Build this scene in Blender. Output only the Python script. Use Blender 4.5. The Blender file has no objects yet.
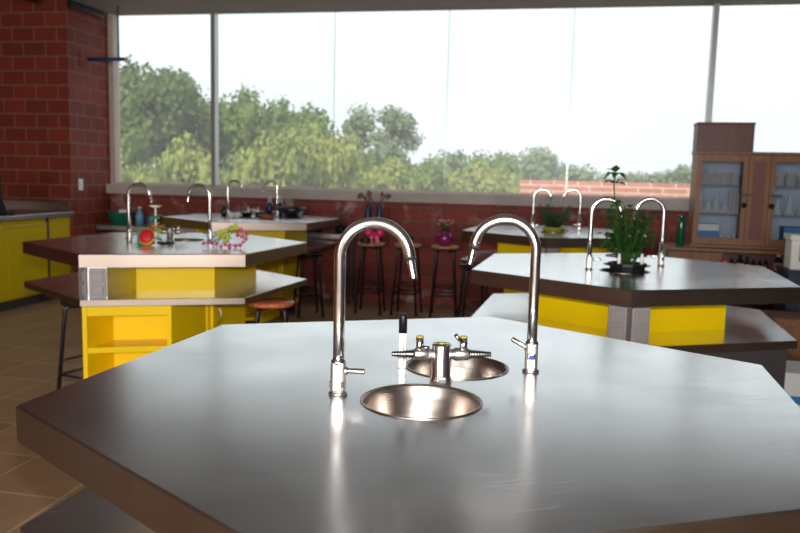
import bpy, bmesh, math, random
from mathutils import Vector, Matrix
C = bpy.context.scene.collection
PI = math.pi
rad = math.radians

# ------------------------------------------------------------------ materials
def nodes(m):
    m.use_nodes = True
    nt = m.node_tree
    return nt, nt.nodes, nt.links, nt.nodes['Principled BSDF']

def mat(name, col, rough=.5, metal=0., spec=.5, coat=0., trans=0., vary=0., vscale=8., bump=0., bscale=60., stretch=None, sub=0.):
    m = bpy.data.materials.new(name)
    nt, N, L, b = nodes(m)
    b.inputs['Base Color'].default_value = (*col, 1)
    b.inputs['Roughness'].default_value = rough
    b.inputs['Metallic'].default_value = metal
    b.inputs['Specular IOR Level'].default_value = spec
    b.inputs['Coat Weight'].default_value = coat
    b.inputs['Transmission Weight'].default_value = trans
    tc = N.new('ShaderNodeTexCoord')
    mp = N.new('ShaderNodeMapping')
    L.new(tc.outputs['Object'], mp.inputs['Vector'])
    if stretch: mp.inputs['Scale'].default_value = stretch
    if vary > 0:
        n = N.new('ShaderNodeTexNoise'); n.inputs['Scale'].default_value = vscale; n.inputs['Detail'].default_value = 5
        L.new(mp.outputs[0], n.inputs['Vector'])
        r = N.new('ShaderNodeValToRGB')
        r.color_ramp.elements[0].position = .3; r.color_ramp.elements[1].position = .7
        r.color_ramp.elements[0].color = (*[c * (1 - vary) for c in col], 1)
        r.color_ramp.elements[1].color = (*[min(1, c * (1 + vary)) for c in col], 1)
        L.new(n.outputs['Fac'], r.inputs['Fac']); L.new(r.outputs['Color'], b.inputs['Base Color'])
    if bump > 0:
        n2 = N.new('ShaderNodeTexNoise'); n2.inputs['Scale'].default_value = bscale; n2.inputs['Detail'].default_value = 3
        L.new(mp.outputs[0], n2.inputs['Vector'])
        bp = N.new('ShaderNodeBump'); bp.inputs['Strength'].default_value = bump; bp.inputs['Distance'].default_value = .002
        L.new(n2.outputs['Fac'], bp.inputs['Height']); L.new(bp.outputs['Normal'], b.inputs['Normal'])
    return m

def steel_mat(name, col, rlo, rhi, stretch=(1, 60, 1)):
    m = bpy.data.materials.new(name)
    nt, N, L, b = nodes(m)
    b.inputs['Base Color'].default_value = (*col, 1); b.inputs['Metallic'].default_value = 1
    tc = N.new('ShaderNodeTexCoord'); mp = N.new('ShaderNodeMapping'); mp.inputs['Scale'].default_value = stretch
    L.new(tc.outputs['Object'], mp.inputs['Vector'])
    n1 = N.new('ShaderNodeTexNoise'); n1.inputs['Scale'].default_value = 9; n1.inputs['Detail'].default_value = 6
    L.new(mp.outputs[0], n1.inputs['Vector'])
    n2 = N.new('ShaderNodeTexNoise'); n2.inputs['Scale'].default_value = 4.5; n2.inputs['Detail'].default_value = 6
    L.new(tc.outputs['Object'], n2.inputs['Vector'])
    add = N.new('ShaderNodeMath'); add.operation = 'ADD'
    L.new(n1.outputs['Fac'], add.inputs[0]); L.new(n2.outputs['Fac'], add.inputs[1])
    mr = N.new('ShaderNodeMapRange'); mr.inputs[1].default_value = .6; mr.inputs[2].default_value = 1.4
    mr.inputs[3].default_value = rlo; mr.inputs[4].default_value = rhi
    L.new(add.outputs[0], mr.inputs[0]); L.new(mr.outputs[0], b.inputs['Roughness'])
    bp = N.new('ShaderNodeBump'); bp.inputs['Strength'].default_value = .05; bp.inputs['Distance'].default_value = .001
    L.new(n1.outputs['Fac'], bp.inputs['Height']); L.new(bp.outputs['Normal'], b.inputs['Normal'])
    return m

def brick_mat(name, c1, c2, mortar, bw, bh, ms=.009, stains=None, mort_smooth=.1, rough=.7, offset=.5):
    m = bpy.data.materials.new(name)
    nt, N, L, b = nodes(m)
    b.inputs['Roughness'].default_value = rough
    tc = N.new('ShaderNodeTexCoord'); sx = N.new('ShaderNodeSeparateXYZ'); L.new(tc.outputs['Object'], sx.inputs[0])
    ad = N.new('ShaderNodeMath'); ad.operation = 'ADD'; L.new(sx.outputs[0], ad.inputs[0]); L.new(sx.outputs[1], ad.inputs[1])
    cb = N.new('ShaderNodeCombineXYZ'); L.new(ad.outputs[0], cb.inputs[0]); L.new(sx.outputs[2], cb.inputs[1])
    br = N.new('ShaderNodeTexBrick'); br.offset = offset
    br.inputs['Scale'].default_value = 1; br.inputs['Mortar Size'].default_value = ms; br.inputs['Mortar Smooth'].default_value = mort_smooth
    br.inputs['Brick Width'].default_value = bw; br.inputs['Row Height'].default_value = bh; br.inputs['Bias'].default_value = 0
    br.inputs['Color1'].default_value = (*c1, 1); br.inputs['Color2'].default_value = (*c2, 1); br.inputs['Mortar'].default_value = (*mortar, 1)
    L.new(cb.outputs[0], br.inputs['Vector'])
    n = N.new('ShaderNodeTexNoise'); n.inputs['Scale'].default_value = 14; n.inputs['Detail'].default_value = 6
    L.new(tc.outputs['Object'], n.inputs['Vector'])
    mx = N.new('ShaderNodeMix'); mx.data_type = 'RGBA'; mx.blend_type = 'MULTIPLY'; mx.inputs[0].default_value = .45
    L.new(br.outputs['Color'], mx.inputs[6]); L.new(n.outputs['Fac'], mx.inputs[7])
    out = mx.outputs[2]
    if stains:                                   # whitish lime bloom patches under the sill and along the foot
        for z0, z1 in stains:
            w = N.new('ShaderNodeMapRange'); w.interpolation_type = 'SMOOTHSTEP'
            w.inputs[1].default_value = z0; w.inputs[2].default_value = z1
            L.new(sx.outputs[2], w.inputs[0])
            n2 = N.new('ShaderNodeTexNoise'); n2.inputs['Scale'].default_value = 4.2; n2.inputs['Detail'].default_value = 5; n2.inputs['Roughness'].default_value = .65
            L.new(tc.outputs['Object'], n2.inputs['Vector'])
            r = N.new('ShaderNodeMapRange'); r.inputs[1].default_value = .52; r.inputs[2].default_value = .66
            L.new(n2.outputs['Fac'], r.inputs[0])
            mm = N.new('ShaderNodeMath'); mm.operation = 'MULTIPLY'; L.new(w.outputs[0], mm.inputs[0]); L.new(r.outputs[0], mm.inputs[1])
            m2 = N.new('ShaderNodeMath'); m2.operation = 'MULTIPLY'; m2.inputs[1].default_value = .55; L.new(mm.outputs[0], m2.inputs[0])
            mx2 = N.new('ShaderNodeMix'); mx2.data_type = 'RGBA'
            L.new(m2.outputs[0], mx2.inputs[0]); L.new(out, mx2.inputs[6]); mx2.inputs[7].default_value = (.62, .52, .48, 1)
            out = mx2.outputs[2]
    L.new(out, b.inputs['Base Color'])
    bp = N.new('ShaderNodeBump'); bp.inputs['Strength'].default_value = .5; bp.inputs['Distance'].default_value = .004; bp.invert = True
    L.new(br.outputs['Fac'], bp.inputs['Height']); L.new(bp.outputs['Normal'], b.inputs['Normal'])
    return m

def tile_mat():
    m = bpy.data.materials.new('floor_tiles')
    nt, N, L, b = nodes(m)
    b.inputs['Roughness'].default_value = .38
    tc = N.new('ShaderNodeTexCoord')
    mp = N.new('ShaderNodeMapping'); mp.inputs['Location'].default_value = (.12, .2, 0); L.new(tc.outputs['Object'], mp.inputs[0])
    br = N.new('ShaderNodeTexBrick'); br.offset = 0
    br.inputs['Scale'].default_value = 1; br.inputs['Mortar Size'].default_value = .006; br.inputs['Brick Width'].default_value = .4; br.inputs['Row Height'].default_value = .4
    br.inputs['Color1'].default_value = (.46, .285, .165, 1); br.inputs['Color2'].default_value = (.54, .345, .20, 1); br.inputs['Mortar'].default_value = (.75, .58, .40, 1)
    L.new(mp.outputs[0], br.inputs['Vector'])
    n = N.new('ShaderNodeTexNoise'); n.inputs['Scale'].default_value = 5; n.inputs['Detail'].default_value = 6; L.new(tc.outputs['Object'], n.inputs['Vector'])
    mx = N.new('ShaderNodeMix'); mx.data_type = 'RGBA'; mx.blend_type = 'MULTIPLY'; mx.inputs[0].default_value = .35
    L.new(br.outputs['Color'], mx.inputs[6]); L.new(n.outputs['Fac'], mx.inputs[7]); L.new(mx.outputs[2], b.inputs['Base Color'])
    return m

def clear_mat(name, tint, gloss=.06, rough=.02, veil=0):
    m = bpy.data.materials.new(name); m.use_nodes = True
    nt = m.node_tree; N = nt.nodes; L = nt.links
    N.remove(N['Principled BSDF'])
    t = N.new('ShaderNodeBsdfTransparent'); t.inputs[0].default_value = (*tint, 1)
    g = N.new('ShaderNodeBsdfGlossy'); g.inputs['Roughness'].default_value = rough
    lw = N.new('ShaderNodeLayerWeight'); lw.inputs['Blend'].default_value = .35
    ma = N.new('ShaderNodeMath'); ma.operation = 'MULTIPLY_ADD'; ma.inputs[1].default_value = gloss * 3; ma.inputs[2].default_value = gloss
    L.new(lw.outputs['Facing'], ma.inputs[0])
    mx = N.new('ShaderNodeMixShader'); L.new(ma.outputs[0], mx.inputs[0]); L.new(t.outputs[0], mx.inputs[1]); L.new(g.outputs[0], mx.inputs[2])
    o = mx
    if veil:                                     # milky veil mixed into the pane to stand in for outdoor haze
        tl = N.new('ShaderNodeBsdfTranslucent'); tl.inputs[0].default_value = (.93, .96, .97, 1)
        nz = N.new('ShaderNodeTexNoise'); nz.inputs['Scale'].default_value = 2; tc = N.new('ShaderNodeTexCoord'); L.new(tc.outputs['Object'], nz.inputs['Vector'])
        mr = N.new('ShaderNodeMapRange'); mr.inputs[3].default_value = veil * .85; mr.inputs[4].default_value = veil * 1.15; L.new(nz.outputs['Fac'], mr.inputs[0])
        o = N.new('ShaderNodeMixShader'); L.new(mr.outputs[0], o.inputs[0]); L.new(mx.outputs[0], o.inputs[1]); L.new(tl.outputs[0], o.inputs[2])
    L.new(o.outputs[0], N['Material Output'].inputs[0])
    return m

def ware_mat(name):
    m = bpy.data.materials.new(name)
    nt, N, L, b = nodes(m)
    b.inputs['Base Color'].default_value = (.90, .92, .94, 1); b.inputs['Roughness'].default_value = .15; b.inputs['Metallic'].default_value = .1; b.inputs['Specular IOR Level'].default_value = 1  # white body mixed into the glass to imitate bright glints
    t = N.new('ShaderNodeBsdfTransparent'); t.inputs[0].default_value = (.96, .97, .98, 1)
    lw = N.new('ShaderNodeLayerWeight'); lw.inputs['Blend'].default_value = .45
    ma = N.new('ShaderNodeMath'); ma.operation = 'MULTIPLY_ADD'; ma.inputs[1].default_value = .75; ma.inputs[2].default_value = .16
    L.new(lw.outputs['Facing'], ma.inputs[0])
    mx = N.new('ShaderNodeMixShader'); L.new(ma.outputs[0], mx.inputs[0]); L.new(t.outputs[0], mx.inputs[1]); L.new(b.outputs[0], mx.inputs[2])
    L.new(mx.outputs[0], N['Material Output'].inputs[0])
    return m

def leaf_mat(name, c1, c2):
    m = bpy.data.materials.new(name)
    nt, N, L, b = nodes(m)
    b.inputs['Roughness'].default_value = .6; b.inputs['Specular IOR Level'].default_value = .25
    tc = N.new('ShaderNodeTexCoord')
    n = N.new('ShaderNodeTexNoise'); n.inputs['Scale'].default_value = 1.3; n.inputs['Detail'].default_value = 7; L.new(tc.outputs['Object'], n.inputs['Vector'])
    r = N.new('ShaderNodeValToRGB'); r.color_ramp.elements[0].position = .35; r.color_ramp.elements[1].position = .65
    r.color_ramp.elements[0].color = (*c1, 1); r.color_ramp.elements[1].color = (*c2, 1)
    L.new(n.outputs['Fac'], r.inputs[0]); L.new(r.outputs[0], b.inputs['Base Color'])
    tr = N.new('ShaderNodeBsdfTranslucent'); L.new(r.outputs[0], tr.inputs[0])
    mx = N.new('ShaderNodeMixShader'); mx.inputs[0].default_value = .3
    out = N['Material Output']; L.new(b.outputs[0], mx.inputs[1]); L.new(tr.outputs[0], mx.inputs[2]); L.new(mx.outputs[0], out.inputs[0])
    return m

def wood_mat(name, c1, c2, rough=.45, scale=(40, 40, 3)):
    m = bpy.data.materials.new(name)
    nt, N, L, b = nodes(m)
    b.inputs['Roughness'].default_value = rough
    tc = N.new('ShaderNodeTexCoord'); mp = N.new('ShaderNodeMapping'); mp.inputs['Scale'].default_value = scale; L.new(tc.outputs['Object'], mp.inputs[0])
    n = N.new('ShaderNodeTexNoise'); n.inputs['Scale'].default_value = 1; n.inputs['Detail'].default_value = 5; L.new(mp.outputs[0], n.inputs['Vector'])
    r = N.new('ShaderNodeValToRGB'); r.color_ramp.elements[0].position = .3; r.color_ramp.elements[1].position = .72
    r.color_ramp.elements[0].color = (*c1, 1); r.color_ramp.elements[1].color = (*c2, 1)
    L.new(n.outputs['Fac'], r.inputs[0]); L.new(r.outputs[0], b.inputs['Base Color'])
    return m

M = {}
M['steel'] = steel_mat('brushed_steel', (.80, .805, .82), .17, .28)
M['steel2'] = steel_mat('brushed_steel_sheet', (.55, .53, .52), .28, .42)
M['steel_dark'] = steel_mat('dark_reflection_steel', (.16, .12, .10), .3, .42)  # dark brown reflection in the upstand put into the base colour
M['steel_edge'] = steel_mat('shaded_satin_edge', (.35, .29, .25), .28, .38)  # shade and brown floor reflection on the edges put into the colour
M['basin'] = steel_mat('spun_steel', (.36, .315, .285), .24, .36, (1, 1, 30))
M['chrome'] = mat('chrome', (.80, .79, .78), .16, 1, vary=.06, vscale=30)
M['chrome_dull'] = mat('dull_chrome', (.46, .44, .42), .34, 1, vary=.08, vscale=60)
M['nozzle'] = mat('tarnished_chrome', (.16, .155, .155), .28, 1, vary=.15, vscale=60)
M['dark_metal'] = mat('dark_metal', (.05, .05, .055), .4, .7, vary=.1)
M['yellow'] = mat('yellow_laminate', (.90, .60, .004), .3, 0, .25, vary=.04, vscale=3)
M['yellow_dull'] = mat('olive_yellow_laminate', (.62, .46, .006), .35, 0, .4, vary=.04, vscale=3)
M['black'] = mat('black_paint', (.012, .012, .016), .35, 0, .5, vary=.15)
M['black_plastic'] = mat('black_plastic', (.008, .008, .010), .5, 0, .3, vary=.15)
M['white_plastic'] = mat('white_plastic', (.78, .77, .74), .4, vary=.03)
M['grey_plastic'] = mat('grey_outlet_plastic', (.29, .265, .275), .4, vary=.05)
M['blue_plastic'] = mat('blue_plastic', (.015, .05, .55), .3, vary=.05)
M['navy'] = mat('navy_plastic', (.01, .016, .05), .4, vary=.1)
M['ycap'] = mat('yellow_cap', (.30, .25, .02), .5, vary=.05)
M['seatwood'] = wood_mat('stool_wood', (.30, .13, .055), (.50, .24, .11), .35, (30, 4, 4))
M['redseat'] = mat('worn_red_seat', (.55, .15, .06), .35, vary=.5, vscale=40)
M['wood'] = wood_mat('cabinet_wood', (.17, .064, .020), (.29, .122, .040))
M['darkwood'] = wood_mat('dark_wood', (.10, .035, .028), (.15, .055, .045))
M['redpanel'] = mat('maroon_panel', (.17, .045, .04), .5, vary=.15, vscale=30)
M['panelgrey'] = mat('dark_grey_panel', (.055, .048, .052), .5, vary=.1)
M['brick'] = brick_mat('red_clay_block', (.30, .036, .014), (.20, .022, .010), (.27, .12, .085), .26, .148)
M['brick_stain'] = brick_mat('red_clay_block_stained', (.33, .042, .024), (.22, .028, .018), (.20, .085, .065), .30, .148, stains=[(.80, 1.02), (.22, .04)])
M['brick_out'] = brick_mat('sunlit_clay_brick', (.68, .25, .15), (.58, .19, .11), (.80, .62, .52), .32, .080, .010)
M['concrete'] = mat('grey_concrete', (.30, .27, .26), .75, vary=.12, vscale=5, bump=.3)
M['sill'] = mat('pale_concrete_sill', (.44, .39, .36), .7, vary=.12, vscale=5, bump=.3)
M['ceiling'] = mat('ceiling_concrete', (.34, .33, .34), .8, vary=.08, vscale=2)
M['frame'] = mat('taupe_frame_paint', (.50, .42, .37), .5, vary=.05)
M['alu'] = mat('aluminium', (.42, .42, .42), .35, .8, vary=.05)
M['floor'] = tile_mat()
M['darkwall'] = mat('dark_painted_wall', (.06, .045, .05), .7, vary=.1, vscale=2)
M['plaster'] = mat('plaster', (.36, .33, .31), .8, vary=.06, vscale=3)
M['glass'] = clear_mat('window_glass', (.985, .99, .99), .012, .35, .085)
M['seam'] = clear_mat('silicone_seam', (.80, .84, .84), .05, .2)
M['ware'] = ware_mat('lab_glass')
M['cabglass'] = clear_mat('cabinet_glass', (.95, .96, .97), .02)
M['pipe_red'] = mat('maroon_paint', (.10, .015, .012), .45, vary=.1)
M['pipe_blue'] = mat('blue_pipe_paint', (.02, .05, .16), .4, vary=.1)
M['ground'] = leaf_mat('grassland', (.14, .19, .05), (.24, .27, .09))
M['bark'] = mat('bark', (.12, .085, .055), .9, vary=.3)
M['leaf_dark'] = leaf_mat('dark_foliage', (.085, .135, .035), (.18, .24, .07))
M['leaf_mid'] = leaf_mat('mid_foliage', (.12, .20, .045), (.23, .30, .075))
M['leaf_lime'] = leaf_mat('lime_foliage', (.23, .28, .06), (.36, .38, .10))
M['leaf_grey'] = leaf_mat('hazed_foliage', (.17, .23, .13), (.27, .33, .19))  # pale haze of distant trees put into the leaf colour
M['plant'] = leaf_mat('houseplant_leaf', (.03, .10, .018), (.075, .20, .04))
M['plant2'] = leaf_mat('bushy_leaf', (.05, .11, .05), (.11, .19, .10))
M['soil'] = mat('soil', (.03, .02, .015), .95, vary=.4, vscale=60)
M['lime_pot'] = mat('lime_pot_glaze', (.42, .45, .06), .35, vary=.08)
M['green_glass'] = mat('green_bottle', (.004, .10, .035), .12, 0, .6, vary=.1)
M['green_tub'] = mat('green_plastic', (.01, .16, .09), .4, vary=.06)
M['teal'] = mat('teal_plastic', (.05, .33, .30), .35, vary=.06)
M['red'] = mat('red_modelling_clay', (.62, .012, .015), .5, vary=.1, vscale=40)
M['amber'] = mat('amber_modelling_clay', (.80, .40, .02), .5, vary=.1)
M['orange'] = mat('orange_card', (.75, .32, .06), .6, vary=.1)
M['lime'] = mat('lime_clay', (.45, .50, .05), .5, vary=.15)
M['leafgreen'] = mat('green_card', (.10, .33, .14), .6, vary=.15)
M['pink'] = mat('pink_bead', (.62, .06, .20), .35, vary=.15)
M['stick'] = mat('dark_green_stick', (.03, .10, .09), .5, vary=.1)
M['magenta'] = mat('magenta_glaze', (.20, .012, .10), .25, 0, .6, vary=.15)
M['hotpink'] = mat('hot_pink_ribbon', (.70, .01, .12), .4, vary=.12)
M['dried'] = mat('dried_flower', (.20, .10, .07), .9, vary=.3)
M['palepink'] = mat('pale_pink_petal', (.62, .28, .36), .6, vary=.15)
M['darkclay'] = mat('dark_cookware', (.018, .012, .014), .35, vary=.2)
M['rust'] = mat('rust_clay', (.26, .06, .025), .5, vary=.2)
M['paper'] = mat('paper_white', (.72, .74, .76), .6, vary=.03)
M['bluebox'] = mat('blue_carton', (.03, .18, .42), .5, vary=.06)
M['amberglass'] = mat('dark_reagent_glass', (.015, .012, .016), .15, 0, .6, vary=.2)
M['labelpink'] = mat('pink_label', (.55, .28, .28), .6, vary=.1)
M['cabinside'] = mat('pale_blue_cabinet_lining', (.36, .44, .56), .6, vary=.05)
M['orangecap'] = mat('orange_red_plastic', (.60, .09, .03), .4, vary=.06)

# ------------------------------------------------------------------ mesh helpers
class MB:
    def __init__(s): s.bm = bmesh.new()
    def _new(s, verts, faces, mi=0, smooth=False):
        vs = [s.bm.verts.new(v) for v in verts]
        for f in faces:
            try:
                fc = s.bm.faces.new([vs[i] for i in f]); fc.material_index = mi; fc.smooth = smooth
            except ValueError: pass
        return vs
    def prism(s, poly, z0, z1, mi=0):
        n = len(poly)
        v = [(x, y, z0) for x, y in poly] + [(x, y, z1) for x, y in poly]
        f = [list(range(n - 1, -1, -1)), list(range(n, 2 * n))] + [[i, (i + 1) % n, n + (i + 1) % n, n + i] for i in range(n)]
        s._new(v, f, mi); return s
    def box(s, c, d, rz=0, mi=0, tilt=None):
        x, y, z = d[0] / 2, d[1] / 2, d[2] / 2
        m = Matrix.Translation(c) @ Matrix.Rotation(rz, 4, 'Z')
        if tilt is not None: m = m @ tilt
        v = [m @ Vector(p) for p in [(-x, -y, -z), (x, -y, -z), (x, y, -z), (-x, y, -z), (-x, -y, z), (x, -y, z), (x, y, z), (-x, y, z)]]
        s._new(v, [(0, 3, 2, 1), (4, 5, 6, 7), (0, 1, 5, 4), (1, 2, 6, 5), (2, 3, 7, 6), (3, 0, 4, 7)], mi); return s
    def tube(s, pts, r, seg=12, mi=0, radii=None, cap=True):
        pts = [Vector(p) for p in pts]; n = len(pts)
        t0 = (pts[1] - pts[0]).normalized()
        a = t0.orthogonal().normalized(); rings = []; prev = t0
        for i, p in enumerate(pts):
            t = (pts[min(i + 1, n - 1)] - pts[max(i - 1, 0)]).normalized()
            q = prev.rotation_difference(t); a = (q @ a).normalized(); prev = t
            b = t.cross(a).normalized(); rr = radii[i] if radii else r
            rings.append([s.bm.verts.new(p + rr * (math.cos(2 * PI * k / seg) * a + math.sin(2 * PI * k / seg) * b)) for k in range(seg)])
        for i in range(n - 1):
            for k in range(seg):
                f = s.bm.faces.new([rings[i][k], rings[i][(k + 1) % seg], rings[i + 1][(k + 1) % seg], rings[i + 1][k]]); f.material_index = mi; f.smooth = True
        if cap:
            for rg in (list(reversed(rings[0])), rings[-1]):
                try:
                    f = s.bm.faces.new(rg); f.material_index = mi
                except ValueError: pass
        return s
    def lathe(s, prof, c=(0, 0, 0), seg=28, mi=0, mtx=None, smooth=True):
        m = Matrix.Translation(c) @ (mtx or Matrix())
        rings = []
        for r, z in prof:
            if r < 1e-6: rings.append([s.bm.verts.new(m @ Vector((0, 0, z)))])
            else: rings.append([s.bm.verts.new(m @ Vector((r * math.cos(2 * PI * k / seg), r * math.sin(2 * PI * k / seg), z))) for k in range(seg)])
        for i in range(len(rings) - 1):
            A, B = rings[i], rings[i + 1]
            for k in range(seg):
                k2 = (k + 1) % seg
                q = [A[k % len(A)], A[k2 % len(A)], B[k2 % len(B)], B[k % len(B)]]
                u = []
                for v in q:
                    if v not in u: u.append(v)
                if len(u) > 2:
                    try:
                        f = s.bm.faces.new(u); f.material_index = mi; f.smooth = smooth
                    except ValueError: pass
        return s
    def ball(s, c, r, sc=(1, 1, 1), mi=0, sub=2):
        g = bmesh.ops.create_icosphere(s.bm, subdivisions=sub, radius=r, matrix=Matrix.Translation(c) @ Matrix.Diagonal((*sc, 1)))
        for v in g['verts']:
            for f in v.link_faces: f.material_index = mi; f.smooth = True
        return s
    def quad(s, c, n, up, w, h, mi=0):
        n = Vector(n).normalized(); a = n.cross(Vector(up)).normalized(); b = a.cross(n)
        c = Vector(c)
        s._new([c - a * w * .5, c - b * h * .3, c + a * w * .5, c + b * h * .7], [(0, 1, 2, 3)], mi); return s
    def leaf(s, base, d, L, w, mi=0, droop=.25):
        base = Vector(base); d = Vector(d).normalized(); side = d.cross(Vector((0, 0, 1)))
        if side.length < .05: side = Vector((1, 0, 0))
        side.normalize(); up = side.cross(d)
        P = [base, base + d * L * .4 + side * w * .5 + up * w * .15, base + d * L * .45, base + d * L * .4 - side * w * .5 + up * w * .15, base + d * L - Vector((0, 0, droop * L))]
        s._new(P, [(0, 1, 2), (0, 2, 3), (1, 4, 2), (2, 4, 3)], mi); return s
    def build(s, name, mats, parent=None, bevel=0, loc=None, rz=0, norm=True):
        if norm: bmesh.ops.recalc_face_normals(s.bm, faces=s.bm.faces[:])
        me = bpy.data.meshes.new(name); s.bm.to_mesh(me); s.bm.free()
        for m in (mats if isinstance(mats, (list, tuple)) else [mats]): me.materials.append(m)
        o = bpy.data.objects.new(name, me); C.objects.link(o)
        if parent: o.parent = parent
        if loc is not None: o.location = loc
        o.rotation_euler[2] = rz
        if bevel:
            b = o.modifiers.new('bevel', 'BEVEL'); b.width = bevel; b.segments = 2; b.limit_method = 'ANGLE'; b.angle_limit = rad(40)
        return o

def tag(o, label=None, cat=None, group=None, kind=None):
    if label: o['label'] = label
    if cat: o['category'] = cat
    if group: o['group'] = group
    if kind: o['kind'] = kind
    return o
def thing(name, label, cat, loc=(0, 0, 0), rz=0, group=None):
    o = bpy.data.objects.new(name, None); o.empty_display_size = .1; C.objects.link(o)
    o.location = loc; o.rotation_euler[2] = rz
    return tag(o, label, cat, group)
def dup(o, label=None, loc=None, rz=None, parent=None, group=None):
    c = o.copy(); C.objects.link(c)
    if parent: c.parent = parent
    for ch in [x for x in o.children]: dup(ch, parent=c)
    if label: c['label'] = label
    if group: c['group'] = group
    if loc is not None: c.location = loc
    if rz is not None: c.rotation_euler[2] = rz
    return c
def struct(o, label=None):
    o['kind'] = 'structure'
    if label: o['label'] = label
    return o

# ------------------------------------------------------------------ room frame: x along the window wall, y outward
WA = -rad(11); W0 = Vector((-.25, 8.4, 0))
RM = Matrix.Translation(W0) @ Matrix.Rotation(WA, 4, 'Z')
def W(u, w, z=0): return RM @ Vector((u, -w, z))       # w = distance from window wall into the room
def wbuild(mb, name, m, parent=None, bevel=0):
    o = mb.build(name, m, None, bevel)
    if parent: o.parent = parent
    else: o.location = W0; o.rotation_euler[2] = WA
    return o
CEIL = 3.09; UL, UR, WB = -4.3, 6.2, 13.2
struct(wbuild(MB().box(((UL + UR) / 2, -WB / 2, -.1), (UR - UL + .4, WB + .4, .2)), 'floor', M['floor']), 'brown tiled floor with pale grout')
struct(wbuild(MB().box(((UL + UR) / 2, -WB / 2, CEIL + .12), (UR - UL + .4, WB + .24, .24)), 'ceiling', M['ceiling']), 'plain grey ceiling above the tables')
struct(wbuild(MB().box(((-3.155 + UR) / 2, .1, .544), (UR + 3.155, .2, 1.088)), 'wall_far', M['brick_stain']), 'low red block wall under the window')
struct(wbuild(MB().box((UL - .1, -WB / 2, CEIL / 2), (.2, WB, CEIL)), 'wall_left', M['brick']), 'red brick wall behind the left cabinets')
struct(wbuild(MB().box((UR + .1, -WB / 2, CEIL / 2), (.2, WB, CEIL)), 'wall_right', M['darkwall']), 'plain grey wall on the right')
nw = MB()
for (a, b, z0, z1) in ((UL - .2, UR + .2, 0, 1.1), (UL - .2, UR + .2, 2.75, CEIL), (UL - .2, -2.2, 1.1, 2.75), (4.2, UR + .2, 1.1, 2.75)): nw.box(((a + b) / 2, -WB - .1, (z0 + z1) / 2), (b - a, .2, z1 - z0))
struct(wbuild(nw, 'wall_near', M['plaster']), 'plastered wall behind the camera with a wide opening added for fill light')
w8 = struct(wbuild(MB().box((1.0, -WB - .1, 1.925), (6.4, .010, 1.65)), 'window_8', M['glass']), 'unseen window added behind the camera for fill light')  # window and its opening added to brighten the room
for u in (-2.2, -.6, 1.0, 2.6, 4.2): wbuild(MB().box((u, -WB - .1, 1.925), (.06, .08, 1.65)), 'mullion', M['alu'], w8)
struct(wbuild(MB().box(((UL - 3.155) / 2, -.275, CEIL / 2), (-3.155 - UL, .95, CEIL)), 'wall_pillar', M['brick']), 'projecting red brick pier left of the window')
# sill
struct(wbuild(MB().box(((-3.155 + UR) / 2, .05, 1.1415), (UR + 3.155, .3, .107)), 'trim_1', M['sill'], bevel=.006), 'grey concrete window sill')
# windows
US = [-3.155, -1.90, -.53, .70, 1.97, 3.31, 4.65, UR]
for i in range(7):
    a, b = US[i], US[i + 1]
    w = wbuild(MB().box(((a + b) / 2, .08, (1.195 + CEIL) / 2), (b - a - .012, .010, CEIL - 1.195)), 'window_%d' % (i + 1), M['glass'])
    struct(w, 'tall pane of the long window, bay %d counted from the brick pier' % (i + 1))
    if i == 0:
        wbuild(MB().box((a + .03, .06, (1.195 + CEIL) / 2), (.06, .12, CEIL - 1.195)), 'window_jamb', M['frame'], w)
    if i < 6:
        if i in (0, 4): wbuild(MB().box((b, .06, (1.195 + CEIL) / 2), (.048, .10, CEIL - 1.195)), 'mullion', M['alu'], w)
        else: wbuild(MB().box((b, .08, (1.195 + CEIL) / 2), (.014, .012, CEIL - 1.195)), 'glass_seam', M['seam'], w)
    wbuild(MB().box(((a + b) / 2, .05, 1.205), (b - a, .05, .02)), 'bottom_rail', M['frame'], w)
# ceiling services at the pier
struct(wbuild(MB().box((-3.135, -.43, CEIL - .045), (.04, .62, .07)), 'trim_2', M['black']), 'black conduit where the brick pier meets the ceiling')
o = wbuild(MB().tube([(-3.42, -.9, CEIL - .035), (-3.36, -2.6, CEIL - .035)], .035), 'ceiling_pipe', M['pipe_red']); tag(o, 'dark red pipe running along the ceiling by the brick pier', 'pipe')
t = thing('pipe_bracket', 'blue pipe sticking out of the brick pier, hung from the ceiling by a rod', 'pipe', W0, WA)
MB().tube([(-3.155, -.38, 2.535), (-2.72, -.38, 2.535)], .02).build('blue_pipe', M['pipe_blue'], t)
MB().tube([(-2.80, -.38, 2.535), (-2.80, -.38, CEIL)], .010).build('hanger_rod', M['pipe_blue'], t)
MB().lathe([(.0, 0), (.028, 0), (.028, .03), (0, .03)], (-2.80, -.38, 2.52)).build('clamp', M['pipe_blue'], t)
MB().box((-3.153, -.45, 2.52), (.012, .19, .15)).build('wall_patch', M['brick'], t)
t = thing('light_switch', 'white switch plate on the side of the brick pier', 'switch', W0, WA)
MB().box((-3.150, -.585, 1.19), (.01, .075, .125)).build('switch_plate', M['white_plastic'], t, .003)
MB().box((-3.143, -.585, 1.19), (.008, .03, .06)).build('rocker', M['white_plastic'], t, .002)

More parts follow.
